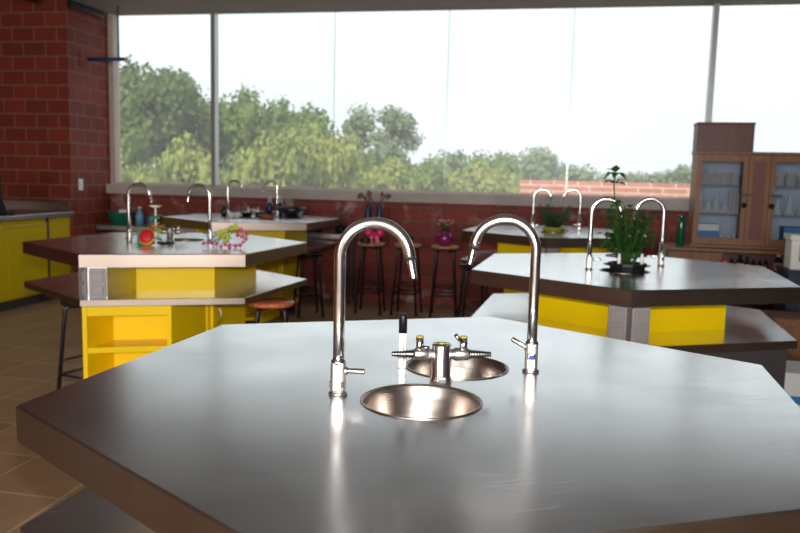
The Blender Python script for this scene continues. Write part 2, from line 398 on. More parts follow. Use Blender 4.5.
# ------------------------------------------------------------------ hexagonal lab tables
R = .84
def hexp(r, k): a = PI - k * PI / 3; return (r * math.cos(a), r * math.sin(a))
def hexpoly(r): return [hexp(r, k) for k in (0, 5, 4, 3, 2, 1)]
SINKS = [(.15 * math.cos(rad(a)), .15 * math.sin(rad(a))) for a in (-123.7, 56.3)]
SR = .117
def tabletop():
    mb = MB(); bm = mb.bm
    edges = []
    def loop(pts, z):
        vs = [bm.verts.new((x, y, z)) for x, y in pts]
        return vs, [bm.edges.new((vs[i], vs[(i + 1) % len(vs)])) for i in range(len(vs))]
    zt, zb = .93, .86
    o1, e1 = loop(hexpoly(R - .004), zt); o2, _ = loop(hexpoly(R), zt - .004); o3, _ = loop(hexpoly(R), zb)
    allE = list(e1)
    for sx, sy in SINKS:
        v, e = loop([(sx + SR * math.cos(2 * PI * k / 48), sy + SR * math.sin(2 * PI * k / 48)) for k in range(48)], zt); allE += e
    bmesh.ops.triangle_fill(bm, edges=allE, use_beauty=True, use_dissolve=False, normal=(0, 0, 1))
    for A, B in ((o1, o2), (o2, o3)):
        for i in range(6): bm.faces.new([A[i], A[(i + 1) % 6], B[(i + 1) % 6], B[i]]).material_index = 1
    bm.faces.new(o3)
    return mb
def make_table():
    t = thing('lab_table', 'x', 'lab table', group='hexagonal lab tables')
    tabletop().build('tabletop', [M['steel'], M['steel_edge']], t)
    for sx, sy in SINKS:
        s = MB().lathe([(SR + .005, .0004), (SR + .005, .0018), (SR + .001, .0022), (SR - .002, -.004), (SR - .006, -.03), (.100, -.09), (.075, -.118), (.03, -.127), (.02, -.128)], (sx, sy, .93), 48).build('sink_basin', M['basin'], t)
        MB().lathe([(.028, -.1255), (.024, -.1245), (.012, -.128), (0, -.129)], (sx, sy, .93), 24).build('drain', M['chrome_dull'], s)
    ls = MB().prism(hexpoly(R), .652, .690)
    for f in ls.bm.faces:
        if abs(f.calc_center_median().z - .671) < .01: f.material_index = 1
    ls.build('lower_shelf', [M['steel'], M['steel_edge']], t, .003)
    MB().prism(hexpoly(.52), .690, .86).build('core', M['yellow'], t)
    for vk in (5, 2):
        a = rad(-120) if vk == 5 else rad(60)
        rot = Matrix.Rotation(a + rad(120), 2)
        def q(p): v = rot @ Vector(p); return (v.x, v.y)
        P0 = Vector((.775 * math.cos(rad(-120)), .775 * math.sin(rad(-120))))
        Pa = P0 + Vector((.095, 0)); Pb = P0 + .095 * Vector((math.cos(rad(120)), math.sin(rad(120))))
        inn = Vector((.5, math.sqrt(3) / 2)) * .36
        post = MB().prism([q(p) for p in (P0, Pa, Pa + inn, Pb + inn, Pb)], .690, .86).build('outlet_post', M['steel2'], t)
        for c0, tang in ((P0 + Vector((.05, 0)), Vector((1, 0))), (P0 + .05 * Vector((-.5, math.sqrt(3) / 2)), Vector((-.5, math.sqrt(3) / 2)))):
            nrm = Vector((tang.y, -tang.x))
            if nrm.dot(P0) < 0: nrm = -nrm
            ctr = c0 + nrm * .006; cx, cy = q(ctr); ang = math.atan2(*reversed(q(tang)))
            pl = MB().box((cx, cy, .768), (.084, .012, .16), ang).build('outlet_plate', M['grey_plastic'], post, .004)
            nx, ny = q(nrm)
            for dz in (-.036, .036):
                MB().box((cx + nx * .008, cy + ny * .008, .768 + dz), (.056, .008, .052), ang).build('socket', M['grey_plastic'], pl, .003)
    B = .45
    MB().prism(hexpoly(B - .05), 0, .09).build('plinth', M['panelgrey'], t)
    MB().prism(hexpoly(B), .09, .652).build('base_cabinet', M['yellow'], t)
    # open shelf unit at each second corner
    for rr in (0,):
        rot = Matrix.Rotation(rad(rr), 2)
        def q(x, y): v = rot @ Vector((x, y)); return (v.x, v.y)
        V5 = (-R / 2 + .008, -R * math.sqrt(3) / 2 + .012); y1 = -.386
        dy = y1 - V5[1]; k = dy / math.sqrt(3); tb = .022
        xl, xr = V5[0], V5[0] + .445
        u = MB().prism([q(xl, V5[1]), q(xl + tb, V5[1]), q(xl + tb + k, y1), q(xl + k, y1)], .02, .652).build('shelf_side', M['yellow'], t)
        kb = .19 / math.sqrt(3); yb_ = V5[1] + .19
        MB().prism([q(xl + tb + kb, yb_), q(xr - tb + kb, yb_), q(xr - tb + kb + .01, yb_ + .015), q(xl + tb + kb + .01, yb_ + .015)], .03, .652).build('back_board', M['yellow'], t)
        MB().prism([q(xr - tb, V5[1]), q(xr, V5[1]), q(xr + k, y1), q(xr - tb + k, y1)], .02, .652).build('shelf_side', M['yellow'], t)
        for z in (.05, .22, .40, .60):
            th = .03
            MB().prism([q(xl + tb, V5[1] + .004), q(xr - tb, V5[1] + .004), q(xr - tb + kb, yb_), q(xl + tb + kb, yb_)], z, z + th if z < .59 else .652).build('shelf_board', M['yellow'], t)
        # doors
        yd = -B * math.sqrt(3) / 2
        MB().prism([q(.16, yd - .016), q(.22, yd - .016), q(.22, yd), q(.16, yd)], .11, .62).build('corner_stile', M['yellow'], t, .002)
        rot = Matrix.Rotation(rad(rr + 60), 2)
        d = MB().prism([q(-.2, yd - .016), q(.2, yd - .016), q(.2, yd), q(-.2, yd)], .11, .62).build('cabinet_door', M['yellow'], t, .002)
        hp = [(-.15, yd - .016 - .028 * math.sin(PI * i / 8), .47 + .11 * i / 8) for i in range(9)]
        MB().tube([(*q(p[0], p[1]), p[2]) for p in hp], .004, 8).build('handle', M['chrome_dull'], d)
    return t
TAB = {'front': (.095, 1.667, 16.2), 'left': (-1.43, 4.83, 13.8), 'right': (1.162, 3.99, 15.7), 'fl': (-1.44, 7.58, 14.5), 'fr': (1.33, 6.68, 14)}
TL = {'front': 'large hexagonal steel-topped lab table nearest the camera with two empty sinks',
      'left': 'hexagonal steel lab table at left with yellow open shelves, holding red and bead models',
      'right': 'hexagonal steel lab table at right with a leafy plant standing in its sink',
      'fl': 'hexagonal steel lab table under the left windows with dark pans on it',
      'fr': 'hexagonal steel lab table under the right windows with a bushy plant in a lime pot'}
tp = make_table()
for i, k in enumerate(TAB):
    x, y, a = TAB[k]
    o = tp if i == 0 else dup(tp)
    o.location = (x, y, 0); o.rotation_euler[2] = rad(a); o['label'] = TL[k]
    if k == 'front': o.scale = (1.01, 1.01, 1)
    if k == 'right':
        for ch in list(o.children):
            if ch.name.split('.')[0] in ('shelf_side', 'shelf_board', 'back_board'): bpy.data.objects.remove(ch)
        MB().box((0, -.69, .341), (.79, .02, .62)).build('dark_panel', M['panelgrey'], o)  # dark sheet across the space below the lower shelf
def onT(k, lx, ly, z=.93):
    x, y, a = TAB[k]; a = rad(a)
    return (x + lx * math.cos(a) - ly * math.sin(a), y + lx * math.sin(a) + ly * math.cos(a), z)

# ------------------------------------------------------------------ gooseneck faucets
def make_faucet():
    t = thing('gooseneck_faucet', 'x', 'faucet', group='gooseneck lab faucets')
    MB().lathe([(.0, 0), (.0195, 0), (.0195, .004), (.016, .007), (0, .007)], seg=24).build('base_flange', M['chrome_dull'], t)
    b = MB().box((0, 0, .0375), (.029, .031, .065)).build('valve_body', M['chrome_dull'], t, .007)
    m = MB()
    for sx in (-1, 1): m.box((sx * .0125, -.0135, .024), (.005, .006, .012))
    m.build('wrench_slot', M['dark_metal'], b)
    ar = .0705; zc = .283; pts = [(0, 0, .06), (0, 0, .15), (0, 0, .25), (0, 0, zc)]
    for i in range(1, 25):
        a = rad(168) * i / 24; pts.append((ar * (1 - math.cos(a)), 0, zc + ar * math.sin(a)))
    a = rad(168); dx, dz = math.sin(a), math.cos(a); e = Vector(pts[-1])
    pts.append(tuple(e + Vector((dx, 0, dz)) * .014))
    MB().tube(pts, .0117, 20).build('neck', M['chrome'], t)
    st = Vector(pts[-1]); d = Vector((dx, 0, dz)); P = []; Rr = []
    for i in range(7):
        P += [tuple(st + d * (.006 * i)), tuple(st + d * (.006 * i + .0045))]; k = 1 - i * .035
        Rr += [.0092 * k, .0076 * k]
    MB().tube(P, .007, 16, radii=Rr).build('nozzle', M['chrome'], t)
    MB().lathe([(0, .064), (.0150, .064), (.0150, .071), (.0115, .074)], seg=24).build('neck_collar', M['chrome'], t)
    lv = MB().tube([(.010, 0, .050), (.020, 0, .050)], .008, 14).build('lever_hub', M['chrome_dull'], t)
    MB().tube([(.016, 0, .050), (.020, 0, .0505), (.054, -.004, .052), (.056, -.004, .052)], .0048, 14, radii=[.0048, .0055, .0058, .005]).build('lever', M['chrome'], lv)
    MB().lathe([(0, 0), (.0095, 0), (.0095, .004), (.0065, .0055), (0, .0055)], (0, .0148, .040), 20, mtx=Matrix.Rotation(-PI / 2, 4, 'X')).build('index_rim', M['chrome'], b)
    MB().lathe([(0, .005), (.0052, .005), (.0048, .0075), (0, .008)], (0, .0148, .040), 20, mtx=Matrix.Rotation(-PI / 2, 4, 'X')).build('index_cap', M['blue_plastic'], b)
    return t
fp = make_faucet()
FW = {'front': 'on the nearest lab table', 'left': 'on the left lab table', 'right': 'on the right lab table',
      'fl': 'on the far left lab table', 'fr': 'on the far right lab table'}
first = True
for k in TAB:
    for side, la in (('left', 191.3), ('right', 11.3)):
        o = fp if first else dup(fp); first = False
        o.location = onT(k, .243 * math.cos(rad(la)), .243 * math.sin(rad(la)), .93)
        o.rotation_euler[2] = rad(TAB[k][2] - 25 + (0 if side == 'left' else 180))
        if k == 'front' and side == 'right':
            for ch in o.children:
                if ch.name.startswith('lever_hub'):
                    a_ = rad(-24); ch.rotation_euler[1] = a_; ch.location = (-math.sin(a_) * .050 - .004, 0, .050 * (1 - math.cos(a_)))
        o['label'] = 'chrome gooseneck faucet %s, the %s one of its pair' % (FW[k], side)

# ------------------------------------------------------------------ gas turrets
def make_turret():
    t = thing('gas_turret', 'x', 'gas tap', group='gas turrets')
    MB().lathe([(0, 0), (.0240, 0), (.0240, .010), (.0215, .014), (.0215, .082), (.020, .086), (0, .087)], seg=32).build('column', M['chrome'], t)
    MB().lathe([(0, .0865), (.008, .0865), (.007, .0885), (0, .089)], seg=16).build('top_cap', M['ycap'], t)
    MB().box((0, -.023, .010), (.018, .012, .014)).build('foot_nut', M['chrome_dull'], t, .003)
    for s in (-1, 1):
        a = MB().tube([(s * x, 0, .063) for x in (.016, .026, .027, .030, .058, .060, .062)], .01, 18, radii=[.011, .011, .0120, .0145, .0130, .0120, .0085]).build('tap_arm', M['chrome_dull'], t)
        P = []; Q = []
        for i in range(8):
            x0 = .061 + i * .0062; kk = 1 - i * .06
            P += [(s * x0, 0, .063), (s * (x0 + .0042), 0, .063), (s * (x0 + .0044), 0, .063)]
            Q += [.0082 * kk, .0112 * kk, .0078 * kk]
        MB().tube(P, .007, 16, radii=Q).build('hose_nozzle', M['nozzle'], a)
        v = MB().lathe([(0, .066), (.0085, .066), (.0085, .1005), (0, .1005)], (s * .048, 0, 0), 18).build('valve', M['chrome'], a)
        MB().lathe([(0, .1), (.0086, .1), (.0080, .1028), (0, .1034)], (s * .048, 0, 0), 18).build('valve_cap', M['ycap'], v)
        k = 1 if s > 0 else -1
        MB().tube([(s * .048, -.004, .088 if s > 0 else .080), (s * .048 - .012 * k, -.008, .098 if s > 0 else .079), (s * .048 - .020 * k, -.010, .108 if s > 0 else .078)], .0042, 12).build('valve_lever', M['nozzle'], v)
    return t
gp = make_turret()
GL = {'front': 'chrome gas turret between the two sinks of the nearest table', 'left': 'chrome gas turret on the left table behind the red model',
      'right': 'chrome gas turret on the right table behind the leafy plant', 'fl': 'chrome gas turret on the far left table among the pans',
      'fr': 'chrome gas turret on the far right table behind the bushy plant'}
for i, k in enumerate(TAB):
    o = gp if i == 0 else dup(gp)
    o.location = (TAB[k][0], TAB[k][1], .93); o.rotation_euler[2] = rad(TAB[k][2] - 11.2); o['label'] = GL[k]

# marker pen
t = thing('marker_pen', 'white board marker with black cap standing upright beside the gas turret', 'marker', (.010, 1.721, .93), rad(-12))
MB().lathe([(0, 0), (.0085, 0), (.0088, .004), (.0088, .015), (.0092, .016), (.0092, .096), (.0085, .098), (0, .098)], seg=24).build('barrel', M['white_plastic'], t)
MB().lathe([(0, .097), (.0094, .097), (.0094, .134), (.0085, .140), (0, .141)], seg=24).build('cap', mat('black_pen_cap', (.006, .006, .008), .35, 0, .25), t)
MB().lathe([(.0094, .0165), (.0096, .0165), (.0096, .018), (.0094, .018)], seg=24).build('ring', M['dark_metal'], t)
m = MB()
for i, h in enumerate((.006, .004, .005, .003, .006, .004, .005)): m.box((.004, -.0086, .036 + i * .0068), (.0022, .0012, h))
m.build('lettering', M['dark_metal'], t)

# ------------------------------------------------------------------ stools
def make_stool(h, seatmat, label):
    t = thing('bar_stool', label, 'stool', group='round stools with black legs')
    MB().lathe([(0, h - .028), (.130, h - .028), (.138, h - .022), (.140, h - .01), (.134, h), (0, h + .001)], seg=36).build('seat', seatmat, t)
    top, bot = .115, .165 + (h - .6) * .12
    def leg(a):
        ca, sa = math.cos(a), math.sin(a); pts = [(ca * .02, sa * .02, h - .04), (ca * (top - .03), sa * (top - .03), h - .04)]
        for i in range(1, 6):
            b = PI / 2 * i / 5; pts.append((ca * (top - .03 + .03 * math.sin(b)), sa * (top - .03 + .03 * math.sin(b)), h - .07 + .03 * math.cos(b)))
        pts.append((ca * bot, sa * bot, .012)); return pts
    for k in range(4):
        a = PI / 4 + k * PI / 2
        l = MB().tube(leg(a), .012, 10).build('leg', M['black'], t)
        MB().lathe([(0, 0), (.014, 0), (.014, .02), (0, .02)], (bot * math.cos(a), bot * math.sin(a), 0), 12).build('foot_cap', M['black_plastic'], l)
    for z in (.22, .30) if h > .65 else (.19, .27):
        f = (h - .07 - z) / (h - .082); rr = top + (bot - top) * f
        for k in range(4):
            if z > .25 and k % 2: continue
            a, b = PI / 4 + k * PI / 2, PI / 4 + (k + 1) * PI / 2
            MB().tube([(rr * math.cos(a), rr * math.sin(a), z), (rr * math.cos(b), rr * math.sin(b), z)], .007, 8).build('stretcher', M['black'], t)
    return t
s1 = make_stool(.70, M['seatwood'], 'wooden stool by the window wall carrying dark vases and a pink bow')
s1.location = (-.29, 7.72, 0); s1.rotation_euler[2] = rad(-9)
dup(s1, 'wooden stool by the window wall carrying a small dark pot', (.075, 7.68, 0), rad(-14))
dup(s1, 'wooden stool by the window wall carrying the magenta flower pot', (.44, 7.60, 0), rad(-6))
s2 = make_stool(.60, M['redseat'], 'low stool with worn red seat under the right corner of the left table')
s2.location = (-.775, 4.68, 0); s2.rotation_euler[2] = rad(8)
s3 = make_stool(.625, M['black'], 'low black-legged stool tucked under the left table beside its yellow shelves')
s3.location = (-1.80, 4.43, 0); s3.rotation_euler[2] = rad(65)
dup(s3, 'low stool under the right corner of the far left table', (-.88, 7.45, 0), rad(20))
dup(s3, 'low stool beside the left end of the far right table', (.65, 6.75, 0), rad(5))

# ------------------------------------------------------------------ left run of cabinets
CU = -3.16
def cab(w0, w1, label, plain=False):
    t = thing('base_cabinet', label, 'cabinet', W0, WA, 'yellow base cabinets')
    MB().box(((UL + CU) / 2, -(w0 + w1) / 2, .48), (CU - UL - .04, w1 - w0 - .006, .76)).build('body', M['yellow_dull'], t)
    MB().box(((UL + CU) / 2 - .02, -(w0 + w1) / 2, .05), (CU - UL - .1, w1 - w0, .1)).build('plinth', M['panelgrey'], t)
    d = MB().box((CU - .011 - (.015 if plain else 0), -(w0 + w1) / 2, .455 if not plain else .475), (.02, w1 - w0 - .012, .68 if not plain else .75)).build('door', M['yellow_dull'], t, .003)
    if not plain:
        MB().box((CU + .003, -(w0 + w1) / 2, .803), (.018, w1 - w0 - .03, .012), tilt=Matrix.Rotation(rad(-25), 4, 'Y')).build('grip_rail', M['yellow_dull'], d, .002)
    return t
cab(.755, 1.125, 'narrow olive-yellow cabinet unit next to the brick pier', True)
cab(1.16, 1.754, 'olive-yellow cabinet unit second from the brick pier')
cab(1.754, 2.36, 'olive-yellow cabinet unit at the left edge of the photo')
o = wbuild(MB().box((CU - .03, -1.1425, .48), (.05, .03, .76)), 'gap_strip', M['panelgrey']); tag(o, 'dark strip in the gap between two yellow cabinets', 'post')  # dark strip where the two cabinets leave a gap
t = thing('steel_counter', 'steel worktop with upstand running over the yellow cabinets at left', 'worktop', W0, WA)
MB().box(((UL + CU) / 2 + .03, -(.755 + 3.2) / 2, .885), (CU - UL + .02, 2.44, .045)).build('worktop', M['steel2'], t, .004)
MB().box(((UL + CU) / 2 + .01, -.763, .957), (CU - UL - .02, .012, .10)).build('end_upstand', M['steel_dark'], t, .002)
MB().box((UL + .03, -2.0, .957), (.012, 2.34, .10)).build('back_upstand', M['steel2'], t, .002)
t = thing('instrument_case', 'black upright instrument case at the left edge on the steel counter', 'case', W(-3.30, 1.73, .9075), WA)
MB().lathe([(0, 0), (.13, 0), (.13, .05), (.085, .14), (.075, .36), (.05, .40), (0, .405)], seg=4, smooth=False).build('shell', M['black_plastic'], t, .01)
MB().tube([(-.03, 0, .40), (-.03, 0, .44), (.03, 0, .44), (.03, 0, .40)], .008, 8).build('carry_handle', M['black_plastic'], t)
o = wbuild(MB().tube([(-3.26, -1.93, .915), (-3.22, -1.80, .935), (-3.17, -1.72, .93), (-3.13, -1.68, .915), (-3.135, -1.66, .88)], .010, 8), 'power_cable', M['black_plastic']); tag(o, 'black cable lying over the edge of the steel counter', 'cable')

# ------------------------------------------------------------------ window bench and clutter
t = thing('wall_bench', 'narrow steel bench along the window wall behind the far left table', 'bench', W0, WA)
MB().box((-1.68, -.165, .715), (2.94, .30, .05)).build('bench_top', M['steel2'], t, .003)
for u in (-3.1, -2.1, -1.15, -.25):
    for w in (.05, .28): MB().box((u, -w, .345), (.03, .03, .69)).build('leg', M['dark_metal'], t)
t = thing('plastic_tub', 'green plastic tub on the window bench behind the left faucet', 'tub', W(-2.93, .165, .74), WA)
MB().lathe([(0, 0), (.115, 0), (.14, .13), (.147, .135), (.147, .145), (.135, .145), (.112, .01), (0, .01)], seg=28).build('tub', M['green_tub'], t)
o = MB().box((0, 0, .085), (.10, .05, .15)).build('paper_carton', M['paper'], None, .003, loc=W(-2.90, .165, .752), rz=.3); tag(o, 'small white carton standing in the green tub', 'carton')
t = thing('spray_bottle', 'pale blue plastic bottle on the window bench beside the green tub', 'bottle', W(-2.70, .17, .74))
MB().lathe([(0, 0), (.045, 0), (.047, .12), (.02, .17), (.018, .19), (0, .19)]).build('body', mat('pale_blue_plastic', (.16, .34, .58), .3), t)
MB().lathe([(0, .188), (.02, .188), (.02, .21), (0, .21)]).build('cap', M['paper'], t)
o = MB().lathe([(0, 0), (.06, 0), (.08, .10), (.074, .10), (.056, .01), (0, .01)]).build('teal_bowl', mat('teal_blue_plastic', (.02, .17, .30), .4), loc=W(-2.54, .16, .74)); tag(o, 'blue bowl on the window bench right of the blue bottle', 'bowl')
t = thing('potted_sprig', 'dark little pot with green sprigs at the right end of the window bench', 'plant', W(-.36, .20, .74))
MB().lathe([(0, 0), (.05, 0), (.065, .09), (.058, .09), (.05, .07), (0, .07)]).build('pot', M['black_plastic'], t)
random.seed(5); m = MB()
for i in range(16):
    a = random.uniform(0, 2 * PI); l = random.uniform(.10, .22); d = Vector((math.cos(a) * .35, math.sin(a) * .35, 1)).normalized()
    m.tube([(0, 0, .06), tuple(Vector((0, 0, .06)) + d * l * .6), tuple(Vector((0, 0, .06)) + d * l)], .003, 5)
    m.leaf(Vector((0, 0, .06)) + d * l, (math.cos(a), math.sin(a), .6), .06, .03)
m.build('foliage', M['plant2'], t, norm=False)
t = thing('glass_flask', 'small dark flask on the window bench left of the potted sprig', 'flask', W(-.62, .15, .74))
MB().lathe([(0, 0), (.04, 0), (.045, .04), (.015, .09), (.015, .12), (0, .12)]).build('body', M['amberglass'], t)
MB().lathe([(0, .118), (.018, .118), (.018, .14), (0, .14)]).build('stopper', M['paper'], t)

# vases etc. on stools
for dx, lab in ((-.02, 'dark blue vase of dried flowers on the left window stool, behind the bow'), (.092, 'dark blue vase with one thin stalk on the left window stool, right of its twin')):
    t = thing('flower_vase', lab, 'vase', (-.29 + dx - .02, 7.77, .701), group='dark blue vases')
    MB().lathe([(0, 0), (.03, 0), (.036, .05), (.036, .34), (.024, .37), (.024, .385), (.018, .385), (.018, .36), (0, .36)]).build('vase_body', M['navy'], t)
    m = MB(); random.seed(int(dx * 1000) + 60)
    for i in range(7 if dx < 0 else 3):
        tx = random.uniform(-.12, .06) if dx < 0 else random.uniform(.01, .09)
        tip = Vector((tx, random.uniform(-.04, .04), random.uniform(.44, .54)))
        m.tube([(0, 0, .35), tuple(tip * .5 + Vector((0, 0, .22))), tuple(tip)], .0035, 5)
        n = MB()
        for j in range(4): n.ball(tip + Vector((random.uniform(-.015, .015), random.uniform(-.015, .015), random.uniform(-.02, .015))), random.uniform(.010, .016), sub=1)
        n.build('flower_head', M['dried'], t)
    m.build('stalk', M['dried'], t)
t = thing('ribbon_bow', 'hot pink ribbon bow in front of the dark vases on the window stool', 'bow', (-.262, 7.655, .701))
for s in (-1, 1):
    MB().lathe([(.006, 0), (.035, .035), (.045, .07), (.03, .095), (0, .10)], (0, 0, .085), 16, mtx=Matrix.Rotation(s * rad(72), 4, 'Y') @ Matrix.Diagonal((1, .55, 1, 1))).build('loop', M['hotpink'], t)
    MB().box((s * .03, 0, .043), (.035, .012, .085), tilt=Matrix.Rotation(s * rad(-18), 4, 'Y')).build('tail', M['hotpink'], t)
MB().ball((0, -.005, .088), .022).build('knot', M['hotpink'], t)
t = thing('planter_bowl', 'low dark bowl on the window stool left of the pink bow', 'bowl', (-.345, 7.65, .701))
MB().lathe([(0, 0), (.045, 0), (.058, .045), (.052, .045), (.04, .01), (0, .01)]).build('bowl', M['darkclay'], t)
MB().ball((0, 0, .038), .046, (1, 1, .45)).build('soil', M['soil'], t)
t = thing('small_pot', 'small dark pot on the middle window stool', 'pot', (.065, 7.66, .701))
MB().lathe([(0, 0), (.05, 0), (.065, .07), (.07, .075), (.062, .075), (.048, .01), (0, .01)]).build('pot', M['darkclay'], t)
m = MB(); random.seed(8)
for i in range(14):
    a = random.uniform(0, 2 * PI); m.leaf((0, 0, .06), (math.cos(a), math.sin(a), random.uniform(.4, 1.6)), random.uniform(.06, .11), .03)
m.build('foliage', M['plant'], t, norm=False)
t = thing('flower_pot', 'round glossy magenta pot of pale pink flowers on the right window stool', 'flower pot', (.43, 7.58, .701))
MB().lathe([(0, 0), (.05, 0), (.078, .035), (.085, .075), (.072, .115), (.055, .135), (.058, .142), (.05, .142), (.048, .12), (0, .12)]).build('pot', M['magenta'], t)
m = MB(); n = MB()
for i in range(40):
    a = random.uniform(0, 2 * PI); el = random.uniform(.3, 2.2); m.leaf((0, 0, .12), (math.cos(a), math.sin(a), el), random.uniform(.07, .12), .04)
for i in range(20):
    a = random.uniform(0, 2 * PI); r_ = random.uniform(.01, .075); z = random.uniform(.19, .255)
    m.tube([(0, 0, .13), (r_ * math.cos(a), r_ * math.sin(a), z)], .002, 5)
    for j in range(4): n.ball((r_ * math.cos(a) + .008 * math.cos(j * PI / 2), r_ * math.sin(a) + .008 * math.sin(j * PI / 2), z), .008, (1, 1, .6), sub=1)
m.build('foliage', M['plant'], t, norm=False); n.build('blossom', M['palepink'], t)

# ------------------------------------------------------------------ left table models
t = thing('teal_jar', 'teal plastic jar standing in the near sink of the left table behind the red model', 'jar', (-1.533, 4.68, .8035))
MB().lathe([(0, 0), (.045, 0), (.05, .02), (.05, .17), (.045, .185), (.038, .185), (.040, .03), (0, .02)]).build('jar_body', M['teal'], t)
MB().lathe([(.038, .18), (.052, .18), (.052, .20), (0, .205)]).build('lid', M['teal'], t)
t = thing('clay_cell_model', 'red half ball with amber rim, a clay model on the left table', 'model', (-1.492, 4.565, .93), rad(10))
mt = Matrix.Rotation(rad(62), 4, 'X') @ Matrix.Rotation(rad(-14), 4, 'Y')
MB().lathe([(0, .0), (.046, 0), (.050, -.006), (.044, -.022), (.028, -.036), (0, -.042)], (0, 0, .052), 30, mtx=mt).build('amber_shell', M['amber'], t)
MB().lathe([(.044, .0), (.042, .008), (.03, .015), (0, .018)], (0, 0, .052), 30, mtx=mt).build('red_face', M['red'], t)
t = thing('paper_flower_stand', 'white upright stand with dish on top and coloured paper leaves, on the left table', 'stand', (-1.436, 4.56, .93))
MB().lathe([(0, 0), (.028, 0), (.028, .004), (.007, .01), (.0055, .225), (0, .226)], seg=20).build('pole', M['white_plastic'], t)
MB().lathe([(0, .222), (.02, .224), (.038, .236), (.036, .237), (.018, .228), (0, .226)], seg=24).build('dish', M['white_plastic'], t)
random.seed(3)
for z, mm_, n_, L_ in ((.175, 'leafgreen', 7, .042), (.118, 'orange', 5, .035), (.10, 'lime', 8, .055), (.045, 'teal', 6, .045)):
    m = MB()
    for i in range(n_):
        a = i * 2 * PI / n_ + z * 30; m.leaf((0, 0, z), (math.cos(a), math.sin(a), random.uniform(-.5, .6)), L_ * 1.35, .05, droop=.1); 
    m.build('paper_leaf', M[mm_], t, norm=False)
t = thing('bead_molecule_model', 'arched model of pink and lime beads on sticks, on the left table', 'model', (-1.01, 4.50, .93), rad(6))
random.seed(14)
def bp_(c): return [((x - 200) * .00095, random.uniform(-.018, .018), max(.0105, (472 - y) * .00095)) for x, y in c]
pk = bp_([(68, 440), (88, 436), (112, 442), (140, 447), (170, 460), (196, 448), (218, 460), (256, 456), (284, 450), (302, 432), (318, 412), (322, 388), (310, 368), (290, 352), (272, 362), (296, 396), (270, 388)])
lm = bp_([(150, 380), (170, 374), (186, 392), (180, 412), (200, 364), (206, 386), (226, 350), (241, 346), (256, 331), (264, 347), (216, 408), (236, 368), (192, 430), (160, 392)])
random.seed(4)
for p in pk: MB().ball(p, random.uniform(.010, .0135), sub=2).build('pink_bead', M['pink'], t)
for p in lm: MB().ball(p, random.uniform(.012, .016), sub=2).build('lime_bead', M['lime'], t)
for i in range(7): MB().tube([pk[1 + i], lm[i * 2 % 14]], .0028, 6).build('stick', M['stick'], t)

# ------------------------------------------------------------------ plants on tables
def stems(m, n, base, h, spread, leafL, leafW, per, lo=.3, seed=1, mi=0):
    random.seed(seed)
    for i in range(n):
        a = random.uniform(0, 2 * PI); r_ = spread * math.sqrt(random.random()); hh = h * random.uniform(.65, 1)
        tip = Vector((r_ * math.cos(a), r_ * math.sin(a), hh)); b = Vector(base) + Vector((tip.x * .25, tip.y * .25, 0))
        m.tube([tuple(b), tuple((b + tip) / 2 + Vector((0, 0, .02))), tuple(tip)], .0028, 5)
        for j in range(per):
            f = lo + (1 - lo) * j / max(1, per - 1); p = b + (tip - b) * f; aa = random.uniform(0, 2 * PI)
            m.leaf(p, (math.cos(aa), math.sin(aa), random.uniform(-.1, .6)), leafL * random.uniform(.7, 1.2), leafW * random.uniform(.7, 1.2))
sx, sy = SINKS[0]
px, py, pz = onT('right', sx, sy, .8035)
t = thing('potted_seedlings', 'leafy seedlings in a black pot sunk in the right table, one stem taller', 'plant', (px + .012, py, pz))
MB().lathe([(0, 0), (.055, 0), (.088, .15), (.094, .155), (.094, .168), (.082, .168), (.078, .15), (0, .15)], seg=12, smooth=False).build('pot', M['black_plastic'], t)
MB().lathe([(.081, .148), (.05, .162), (0, .166)], seg=20).build('soil', M['soil'], t)
m = MB(); stems(m, 30, (0, 0, .15), .45, .125, .062, .046, 11, .42, 11)
m.build('foliage', M['plant'], t, norm=False)
m = MB(); m.tube([(-.04, 0, .15), (-.06, 0, .36), (-.085, .01, .53), (-.082, .01, .615)], .0032, 6)
for z, L_, n_ in ((.47, .06, 5), (.56, .075, 6), (.61, .07, 6)):
    for i in range(n_):
        a = i * 2 * PI / n_ + z * 40; m.leaf((-.083, .008, z), (math.cos(a), math.sin(a), random.uniform(-.3, .8)), L_, .045, droop=random.uniform(0, .5))
m.build('tall_stem', M['plant'], t, norm=False)
for i, (dx, dy, lab) in enumerate(((-.055, -.045, 'left'), (.062, -.028, 'right'))):
    o = MB().lathe([(0, 0), (.009, 0), (.009, .04), (.006, .05), (.006, .06), (0, .06)], seg=14).build('plant_tube', M['white_plastic'], loc=(px + .012 + dx, py + dy, pz + .157))
    tag(o, 'tiny white plastic tube among the seedlings in the black pot, %s one' % lab, 'tube', 'white plant tubes')
t = thing('bushy_plant', 'bushy fine-leaved green plant in a lime pot on the far right table', 'plant', (*onT('fr', sx, sy)[:2], .8035))
MB().lathe([(0, 0), (.060, 0), (.088, .155), (.096, .158), (.096, .168), (.085, .168), (.082, .15), (0, .15)], seg=28).build('pot', M['lime_pot'], t)
MB().ball((0, 0, .15), .080, (1, 1, .2)).build('soil', M['soil'], t)
m = MB(); stems(m, 95, (0, 0, .155), .365, .15, .035, .012, 10, .15, 21)
m.build('foliage', M['plant2'], t, norm=False)

